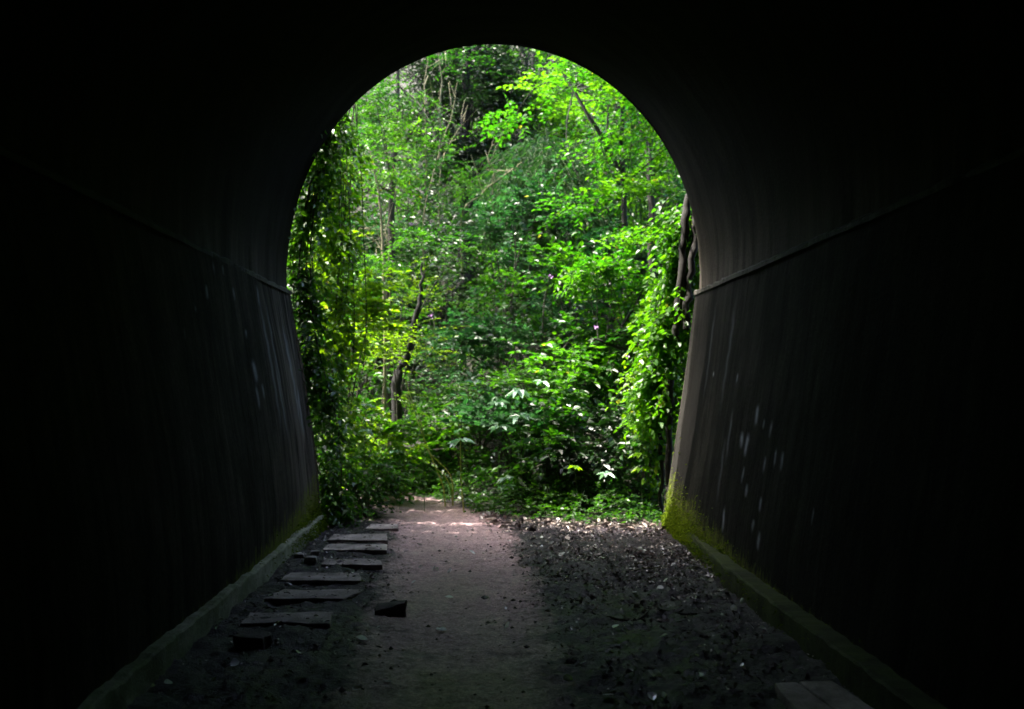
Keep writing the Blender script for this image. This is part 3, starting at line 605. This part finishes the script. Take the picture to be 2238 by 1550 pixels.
bgT = [(-6.5, 19.5, 8, 'mid', 'broad mid green tree high on the slope at the far upper left'), (-3.4, 20.0, 9.5, 'mid', 'feathery tree at the upper left above the straight trunk'),
       (-3.2, 18.2, 7.5, 'blue', 'grey green tree with pale twigs left of the dark evergreen'), (.9, 21.0, 8.5, 'mid', 'tree on the slope behind the weeping bamboo'),
       (2.9, 19.2, 8.0, 'fresh', 'bright tree behind the long leaning limb at the upper right'), (4.9, 20.5, 9, 'mid', 'deep green tree at the far upper right'),
       (-4.8, 24.5, 11, 'dark', 'dark tree far up the slope on the left'), (1.5, 26.5, 11, 'dark', 'dark tree far up the slope near the centre'), (-1.6, 27, 11, 'dark', 'dark tree farthest up the slope beyond the evergreen'),
       (5.2, 26.5, 10, 'dark', 'dark tree far up the slope on the right'), (-8, 27, 11, 'dark', 'dark tree at the left end of the far row'), (8.5, 24, 10, 'mid', 'tree hidden mostly by the right side of the arch')]
for k, (x, y, h, lf, lab) in enumerate(bgT):
    h *= .78
    b = gp(x, y); r = RS(50 + k)
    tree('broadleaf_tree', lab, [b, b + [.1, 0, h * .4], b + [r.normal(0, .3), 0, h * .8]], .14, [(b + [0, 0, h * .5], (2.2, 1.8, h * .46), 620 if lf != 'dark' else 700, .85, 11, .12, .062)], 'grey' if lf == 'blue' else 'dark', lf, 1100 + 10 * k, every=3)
# the canopy overhead, out of the frame, that dapples the bank
for k, (x, y, z, lab) in enumerate([(-6.4, 13.8, 6.0, 'leaning tree left of the mouth, its crown shading the path')]):
    b = gp(x * 1.25, y); tree('canopy_tree', lab, [b, b + [0, 0, 3], np.array([x, y, z])], .16, [(np.array([x, y, z + .5]), (2.6, 2.4, 1.0), 170, .8, 10, .12, .065)], 'dark', 'mid', 1300 + 10 * k, every=3)

# --- shrubs on the bank: (pixel x, depth, height, radius, sprays, leaf, label, extra keywords)
fr = dict(ln=.55, k=15, L=.075, W=.024, spread=66, flat=.18, rise=.02, up=.25, droop=.15)        # flat feathery fronds
SH = [
 (770, 12.3, 1.9, .55, 95, 'yellow', 'yellow green shrub beside the ivy on the left', {}),
 (735, 11.6, 3.6, .55, 190, 'yellow', 'tall sunlit yellow green climber just right of the dark ivy', {}),
 (715, 11.3, 5.2, .50, 150, 'fresh', 'tallest leafy climber under the left shoulder of the arch', dict(c_up=.7)),
 (865, 13.2, 2.5, .50, 60, 'yellow', 'shrub of flat yellow fronds in front of the straight trunk', dict(fr, c_up=.85)),
 (850, 12.7, 1.75, .48, 55, 'yellow', 'lower shrub of flat yellow fronds left of the leaning trunk', dict(fr, c_up=.85)),
 (960, 14.6, 3.2, .75, 120, 'mid', 'feathery green shrub left of the centre under the dark gap', fr),
 (1020, 13.8, 2.6, .8, 150, 'blue', 'grey green shrub behind the top of the leaning trunk', {}),
 (1105, 14.6, 3.0, .85, 170, 'blue', 'silvery leaved shrub in the very centre of the opening', dict(L=.10)),
 (1060, 13.4, 1.6, .75, 150, 'blue', 'shrub with narrow greyish leaves above the shadowed hollow', dict(L=.10, W=.03)),
 (1190, 13.6, 2.2, .8, 150, 'mid', 'round green shrub right of the silvery shrub', {}),
 (1180, 12.6, 1.9, .65, 100, 'fresh', 'shrub with bright green flat sprays in the middle right', dict(flat=.2, up=.3)),
 (1260, 14.6, 3.0, .8, 170, 'blue', 'blue green shrub below the weeping bamboo', {}),
 (1330, 13.2, 2.7, .7, 150, 'fresh', 'lush bright shrub at the foot of the forked tree', {}),
 (1400, 12.9, 2.9, .65, 150, 'fresh', 'bright shrub behind the vine at right', dict(L=.10, W=.065)),
 (1450, 12.0, 2.2, .6, 130, 'mid', 'shrub half hidden by the right hand vine', {}),
 (1255, 12.2, 1.25, .7, 130, 'mid', 'low green shrub under the dark forked branch', {}),
 (1120, 12.5, 1.2, .7, 130, 'mid', 'low shrub in the shade of the hollow in the centre', dict(W=.03)),
 (960, 13.3, 1.3, .65, 110, 'mid', 'dim shrub right of the leaning trunk foot', {}),
 (790, 11.9, 1.15, .5, 110, 'mid', 'leafy shrub spilling towards the path from the left bank', {}),
 (745, 10.75, .95, .34, 105, 'mid', 'leafy bush at the foot of the left portal', dict(L=.07, W=.045)),
 (800, 10.9, .62, .30, 90, 'fresh', 'rounded bush leaning over the left edge of the path', dict(L=.06, W=.035)),
 (1010, 13.0, .9, .55, 90, 'fresh', 'fresh green shrub behind the path where it bends', {}),
 (1110, 11.9, .95, .5, 95, 'blue', 'big leaved shrub with whitish green leaves right of the path', dict(L=.14, W=.085, k=6)),
 (1210, 11.4, .85, .5, 95, 'mid', 'shrub of drooping green leaves right of the whitish shrub', {}),
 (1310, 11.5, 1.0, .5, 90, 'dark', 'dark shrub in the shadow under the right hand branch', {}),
 (1390, 11.2, 1.1, .45, 90, 'mid', 'dim shrub at the foot of the right hand vine', {}),
 (905, 13.6, 1.0, .5, 80, 'mid', 'shrub beside the far bend of the path', {}),
 (1490, 13.6, 4.2, .7, 150, 'fresh', 'tall bright bush against the right shoulder of the arch', dict(c_up=.6)),
 (780, 14.4, 4.0, .7, 150, 'mid', 'tall bush behind the yellow climber on the left', {}),
 (1150, 16.6, 3.0, 1.0, 170, 'mid', 'green bush high on the slope at the foot of the bamboo', {}),
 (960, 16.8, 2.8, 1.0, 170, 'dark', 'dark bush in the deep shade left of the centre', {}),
 (1400, 16.8, 3.4, 1.0, 170, 'blue', 'pale green bush between the two right hand trunks', {}),
 (800, 16.8, 3.4, 1.0, 170, 'mid', 'bush high on the slope behind the pale sapling', {}),
 (1270, 17.2, 3.0, 1.0, 170, 'mid', 'bush high on the slope right of the bamboo', {}),
 (905, 19.0, 4.6, 1.3, 230, 'mid', 'big bush at the top left behind the pale upright branches', {}),
 (770, 19.6, 4.6, 1.3, 230, 'mid', 'big bush at the upper left edge of the arch, far up the slope', {}),
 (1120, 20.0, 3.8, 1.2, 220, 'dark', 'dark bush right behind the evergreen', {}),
 (1290, 20.0, 4.4, 1.3, 230, 'mid', 'big bush behind the long leaning limb', {}),
]
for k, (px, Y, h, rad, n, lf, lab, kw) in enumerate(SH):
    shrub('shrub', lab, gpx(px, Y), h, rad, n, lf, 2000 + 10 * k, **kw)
# low verge in front of the bank: nobody could count it
def cover(name, label, n, seed, xr, yr, dmin, dmax, leaf, L, W, hmax=.3, ln=.25, k=7):
    r = RS(seed); x = r.uniform(*xr, n); y = r.uniform(*yr, n); d = bank_d(x, y) + .25 * fbm(x * 2, y * 2, seed); m = (d > dmin) & (d < dmax); x, y, d = x[m], y[m], d[m]; N = len(x)
    lump = .5 + fbm(x * 1.4, y * 1.4, seed + 3, 3)
    O = np.c_[x, y, terrain(x, y) + r.uniform(0, 1, N) * hmax * np.clip(lump, .15, 1.2) * np.clip(.35 + d, .3, 1)]; D = unit(np.c_[r.normal(0, 1, N), r.normal(-.2, 1, N), r.uniform(-.1, .9, N)])
    lv = Leaves(seed); B = Tubes(); lv.sprays(O, D, r.uniform(.6, 1.3, N) * ln, k, L, W, .5, 55, .5, B, .002, .2)
    o = lv.build(name, LM[leaf]); tag(o, label, 'undergrowth', kind='stuff'); B.build('stems', BK['green'], o); return o
cover('verge_plants', 'low green leafy plants massed along the right edge of the path', 2600, 3001, (-1.2, 2.7), (9.95, 13.6), .02, 1.5, 'mid', .06, .035, .34)
cover('verge_weeds', 'brighter weeds scattered through the low plants by the path', 700, 3011, (-1.6, 2.6), (9.95, 14.5), .0, 1.3, 'fresh', .055, .035, .36)
cover('bank_undergrowth', 'undergrowth covering the slope of the bank between the shrubs', 8500, 3021, (-7, 7), (11, 25), 1.0, 13, 'mid', .09, .05, .6, .45, 9)
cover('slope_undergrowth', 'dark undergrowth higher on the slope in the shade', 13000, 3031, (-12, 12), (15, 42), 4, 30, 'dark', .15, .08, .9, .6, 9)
def cover_left():
    r = RS(3041); n = 900; x = r.uniform(-4.5, -1.15, n); y = r.uniform(9.95, 13.0, n); m = x < np.interp(y, [9.9, 10.6, 12, 13], [-1.35, -1.05, -1.7, -2.6]) + .12 * r.normal(0, 1, n); x, y = x[m], y[m]; N = len(x)
    O = np.c_[x, y, terrain(x, y) + r.rand(N) * .22]; D = unit(np.c_[r.normal(0, 1, (N, 2)), r.uniform(-.1, .9, N)]); lv = Leaves(3042); B = Tubes()
    lv.sprays(O, D, r.uniform(.15, .3, N), 7, .05, .03, .5, 55, .5, B, .002, .2); o = lv.build('verge_plants', LM['mid']); B.build('stems', BK['green'], o)
    tag(o, 'low green plants massed under the left portal edge', 'undergrowth', kind='stuff')
cover_left()

# --- climbers on the portal
def curtain(name, label, pts, n, leaf, seed, wid, thick, L, W, stems, stem_r, bark, group='climbers on the portal', hang=.7, k=8, ln=.3):
    "a climber hanging along a line of points (x,y,z), top to bottom"
    r = RS(seed); line = smooth_path(pts, 60); o = line[0]; t = empty(name, label, 'climber', o, group); S = Tubes(); tops = []
    for q in range(stems):
        off = np.array([r.normal(0, wid * .45), r.normal(0, thick * .4), 0]); p = line[::5] + off + np.cumsum(r.normal(0, .018, (12, 3)), 0); e = r.randint(7, 13); S.add(p[:e], np.linspace(stem_r * r.uniform(.6, 1.1), stem_r * .4, e), 6)
    u = r.randint(0, 60, n); lump = .35 + vnoise(u * .17, u * 0 + 3., seed)
    m = r.rand(n) < np.clip(.55 + lump, .25, 1); u = u[m]; N = len(u)
    O = line[u] + np.c_[r.normal(0, wid * .5, N), r.normal(0, thick * .5, N), r.normal(0, .08, N)]
    D = unit(np.c_[r.normal(0, .6, N), r.normal(-.15, .6, N), r.normal(-.5 * hang, .35, N)])
    lv = Leaves(seed + 1); tbm = vnoise(O[:, 2] * 1.5, O[:, 0] * 3, seed + 4) + .5
    lv.sprays(O, D, r.uniform(.5, 1.3, N) * ln, k, L, W, .75, 60, .6, S, .0025, .2, np.clip(tbm, 0, 1), .35)
    lv.build('foliage', LM[leaf], t, o); S.build('stems', BK[bark], t, o); return t
def rim(px, py, Y=10.15): return P(px, py, Y)
curtain('ivy_curtain', 'dark ivy hanging in a thick curtain down the left edge of the mouth', [rim(735, 262), rim(700, 340), rim(672, 450), rim(658, 600), rim(670, 740), rim(700, 840), rim(716, 930), rim(722, 1040), rim(728, 1120)], 760, 'ivy', 4001, .15, .18, .08, .062, 8, .014, 'dark')
curtain('ivy_curtain', 'second looser strand of dark ivy dangling just right of the thick left curtain', [rim(768, 230, 10.8), rim(756, 330, 10.8), rim(752, 450, 10.8), rim(748, 600, 10.8), rim(735, 760, 10.8), rim(742, 900, 10.5), rim(748, 1010, 10.8)], 70, 'ivy', 4011, .09, .14, .065, .05, 6, .009, 'dark')
curtain('leafy_vine', 'sunlit yellow green vine with broad leaves behind the left ivy', [rim(735, 320, 10.9), rim(722, 450, 10.9), rim(718, 560, 10.9), rim(724, 680, 10.9), rim(740, 780, 10.9)], 330, 'yellow', 4021, .24, .3, .085, .07, 6, .008, 'green')
curtain('leafy_vine', 'bright green vine with broad leaves hanging on the right of the mouth', [rim(1505, 440, 10.4), rim(1500, 540, 10.4), rim(1478, 640, 10.4), rim(1455, 740, 10.4), rim(1448, 840, 10.4), rim(1438, 910, 10.4)], 620, 'fresh', 4031, .26, .2, .085, .072, 4, .012, 'dark')
curtain('leafy_vine', 'yellowish vine strand with sparse leaves low on the right side', [rim(1440, 700, 10.7), rim(1415, 800, 10.7), rim(1410, 900, 10.7), rim(1440, 985, 10.7)], 170, 'yellow', 4041, .16, .2, .075, .06, 4, .008, 'dark')
def thick_vine(label, pts, r0):
    W = smooth_path([P(*p) for p in pts], 18); r = RS(int(pts[0][0])); W[1:-1] += r.normal(0, .012, (16, 3)); o = W[-1]
    tag(Tubes().add(W, r0 * r.uniform(.75, 1.15, 18), 8).build('vine_stem', BK['dark'], None, o), label, 'vine stem', 'bare dark stems by the right portal')
thick_vine('thickest black vine stem hanging by the right portal', [(1512, 400, 10.1), (1500, 470, 10.1), (1494, 560, 10.1), (1482, 680, 10.1), (1478, 740, 10.1)], .045)
thick_vine('black vine stem touching the right portal edge', [(1522, 460, 10.05), (1518, 520, 10.05), (1505, 640, 10.05), (1500, 720, 10.05)], .045)
thick_vine('upright dark stem standing against the foot of the right portal', [(1466, 830, 10.15), (1462, 930, 10.15), (1460, 1020, 10.15), (1458, 1120, 10.15)], .038)
thick_vine('thinner dark stem left of the upright stem at the right portal', [(1446, 860, 10.4), (1444, 960, 10.4), (1446, 1060, 10.4), (1444, 1140, 10.4)], .026)
for k, (px, y0, y1, Y, lab) in enumerate([(792, 420, 800, 10.9, 'long thin creeper hanging straight down right of the ivy'), (770, 560, 900, 10.7, 'shorter thin creeper between the ivy and the long one'), (745, 380, 760, 10.7, 'thin creeper hanging close against the ivy')]):
    r = RS(60 + k); W = np.array([P(px + 14 * math.sin(t * 3 + k) * t, y0 + (y1 - y0) * t, Y) for t in np.linspace(0, 1, 16)]); top = P(px - 30, 60, Y - .5)
    W = np.concatenate([[top], W]); tag(Tubes().add(W, .006, 5).build('hanging_creeper', BK['dark'], None, W[0]), lab, 'creeper', 'creepers hanging at the left')

# --- single stems, pale plants, flowers, bare twigs
for k, (pts, rad, lab) in enumerate([([(968, 1062), (945, 1005), (912, 920), (890, 865), (868, 874)], .011, 'long arching yellow stem bowing left over the path edge'),
                                     ([(985, 1040), (935, 985), (922, 930), (902, 880), (887, 832)], .009, 'tallest straight yellow stem beside the path'),
                                     ([(985, 1068), (972, 1040), (955, 1025)], .009, 'short yellow stem bent at the foot of the tall ones')]):
    W = [P(a, b_, 11.7) for a, b_ in pts]; W = smooth_path([np.array([W[0][0] + .03, 11.72, float(terrain(W[0][0], 11.72)) - .03])] + W, 20); o = W[0]; t = empty('grass_stem', lab, 'stem', o, 'yellow stems by the path bend')
    Tubes().add(W, np.linspace(rad, rad * .45, 20), 6).build('stalk', BK['straw'], t, o)
    r = RS(70 + k)
    for q in (8, 10, 14, 17): lv = Leaves(70 + k + q); lv.add(W[q:q + 1], r.normal(0, 1, (1, 3)) * [1, .6, .4], r.normal(0, .5, (1, 3)) + [0, 0, 1], .13, .028); lv.build('blade', LM['yellow'], t, o)
def rosette(name, label, top, base, n, L, W, leaf, seed, stalk='straw', group=None, cat='plant', rad=.007, tiers=1):
    r = RS(seed); top = np.asarray(top, float); base = np.asarray(base, float); t = empty(name, label, cat, base, group)
    Tubes().add(smooth_path([base, (top + base) / 2 + r.normal(0, .02, 3), top], 10), np.linspace(rad, rad * .6, 10), 6).build('stalk', BK[stalk], t, base)
    lv = Leaves(seed)
    for q in range(tiers):
        c = top + (base - top) * .22 * q; a = np.linspace(0, 2 * np.pi, n + 1)[:-1] + r.normal(0, .2, n) + q
        lv.add(np.repeat(c[None], n, 0), np.c_[np.cos(a), np.sin(a), r.normal(.0, .2, n)], np.c_[r.normal(0, .15, (n, 2)), np.ones(n)], r.uniform(.8, 1.15, n) * L, W, .35, .2)
    lv.build('foliage', LM[leaf], t, base); return t
GP = 'pale leaved plants by the path'
for k, (px, py, pb, Y, L, lab, lf, tiers) in enumerate([
    (1006, 962, 1050, 11.2, .19, 'single plant with a star of whitish leaves on a pale stalk beside the path', 'pale', 1), (1135, 852, 1000, 10.95, .17, 'tall plant with big whitish leaves in the shade right of the path', 'pale', 2),
    (1090, 880, 1000, 10.95, .14, 'smaller whitish plant just left of the tall whitish plant', 'pale', 2), (1325, 1035, 1090, 10.5, .12, 'low whitish plant alone in the dark verge near the right portal', 'pale', 1),
    (1105, 1045, 1110, 10.9, .12, 'low whitish plant at the front of the verge, right of the path', 'pale', 2), (800, 885, 1000, 10.6, .12, 'whitish leaves catching light on the left bush', 'pale', 2),
    (1185, 835, 960, 11.1, .13, 'whitish plant behind the tall one, farther right', 'pale', 1), (920, 975, 1040, 11.4, .16, 'plant with yellow leaves low beside the yellow stems', 'yellow', 1),
    (865, 985, 1060, 11.6, .12, 'small whitish plant at the far bend of the path', 'pale', 1), (1255, 1020, 1090, 10.6, .10, 'small plant with a yellow tip in the middle of the verge', 'yellow', 1),
    (1400, 990, 1080, 10.4, .13, 'plant with hanging yellow leaves near the foot of the right vine', 'yellow', 2), (1020, 1090, 1120, 11.2, .08, 'smallest whitish plant right at the path edge', 'pale', 1)]):
    bx = P(px + 8, pb, Y); bx[2] = float(terrain(bx[0], Y)) - .03
    rosette('pale_plant' if lf == 'pale' else 'yellow_plant', lab, P(px, py, Y), bx, 6, L, L * .5, lf, 5000 + k, 'straw' if k == 0 else 'green', GP, tiers=tiers, rad=.008 if k == 0 else .0045)
for k, (px, py, Y, lab) in enumerate([(897, 491, 14.0, 'mauve flower alone before the dark gap left of the centre'), (1270, 556, 13.2, 'mauve flower among bright leaves right of the centre'), (1203, 604, 12.8, 'pale mauve flower in the middle right above the flat sprays'),
                                      (942, 690, 12.8, 'dull mauve flower right of the leaning trunk'), (1303, 716, 12.0, 'pinkish flower beside the dark forked branch'), (1372, 778, 11.9, 'pinkish flower at the end of the dark forked branch')]):
    r = RS(90 + k); c = P(px, py, Y); t = empty('flower', lab, 'flower', c, 'mauve flowers in the greenery'); lv = Leaves(90 + k); n = 16
    lv.add(np.repeat(c[None], n, 0) + r.normal(0, .014, (n, 3)), r.normal(0, 1, (n, 3)), r.normal(0, 1, (n, 3)), .026, .02); lv.build('petals', M_petal, t, c)
    Tubes().add(smooth_path([c, c + [.03, .12, -.25], c + [.05, .3, -.6]], 8), .004, 5).build('stalk', BK['green'], t, c)
GB = 'bare pale branches'
for k, (pts, rad, lab) in enumerate([([(1010, 470, 15), (1050, 425, 15), (1085, 395, 15), (1115, 375, 15), (1140, 355, 15)], .022, 'bare pale branch reaching right across the dark gap'),
                                     ([(1078, 398, 15), (1078, 372, 15), (1066, 345, 15), (1080, 300, 15)], .014, 'thin bare twig rising from the pale branch in the dark gap'),
                                     ([(925, 480, 15.5), (960, 330, 15.5), (985, 260, 15.5), (1000, 180, 15.5)], .014, 'long pale twig left of the dark gap, nearly upright'),
                                     ([(960, 400, 15.8), (975, 330, 15.8), (1010, 270, 15.8), (1022, 230, 15.8)], .011, 'curving pale twig beside the dark gap'),
                                     ([(835, 560, 13.8), (815, 520, 13.8), (795, 488, 13.8)], .014, 'straight dry cane fanning left at the foot of the pale sapling'),
                                     ([(838, 560, 13.9), (828, 520, 13.9), (822, 480, 13.9)], .011, 'middle dry cane at the foot of the pale sapling'),
                                     ([(850, 545, 14), (842, 500, 14), (838, 440, 14)], .011, 'upright dry cane beside the pale sapling'),
                                     ([(930, 290, 14.9), (928, 210, 14.9), (935, 120, 14.9)], .018, 'pale upright branch near the top left of the arch'),
                                     ([(960, 240, 14.9), (966, 180, 14.9), (958, 120, 14.9)], .018, 'second pale upright branch, right of the first')]):
    W = [P(*p) for p in pts]; last = W[0] + np.array([0, .3, -.9]); W = smooth_path([last] + W, 20); r = RS(110 + k); W[1:-1] += r.normal(0, rad * .5, (18, 3)); o = W[0]
    T = Tubes().add(W, np.linspace(rad, rad * .35, 20), 6)
    for q in (8, 11, 14, 17): T.add(smooth_path([W[q], W[q] + r.normal(0, .12, 3) + [0, 0, .08], W[q] + r.normal(0, .25, 3) + [0, 0, .15]], 6), np.linspace(rad * .4, rad * .15, 6), 4)
    tag(T.build('bare_branch', BK['pale'], None, o), lab, 'branch', GB)
# --- moss tufts at the wall feet
r = RS(6001); lv = Leaves(6001)
for side, n in ((1, 4000), (-1, 1700)):
    y = 9.86 - r.gamma(1.2, .75 if side > 0 else .5, n); y = y[(y > 4)]; N = len(y); foot = r.rand(N) < .55
    z = np.where(foot, r.uniform(.0, .15, N), r.gamma(1.2, .1 if side > 0 else .07, N) * np.clip((y - 6) / 3.8, .15, 1) + .13)
    x = np.where(foot & (z < .145), np.where(side > 0, 1.85 + .115 * sstep(7.0, 9.3, y), -1.665), np.where(side > 0, wallR(z) - .008, wallL(z) + .008)) + r.normal(0, .008, N)
    lv.add(np.c_[x, y, z], np.c_[-side * r.uniform(.2, .9, N), r.normal(0, .5, N), r.normal(.2, .5, N)], np.c_[r.normal(0, .4, N), r.normal(0, .4, N), np.ones(N)], r.uniform(.012, .035, N), r.uniform(.008, .016, N), .3)
tag(lv.build('moss', LM['moss']), 'yellow green moss furring the feet of both walls near the mouth', 'moss', kind='stuff')
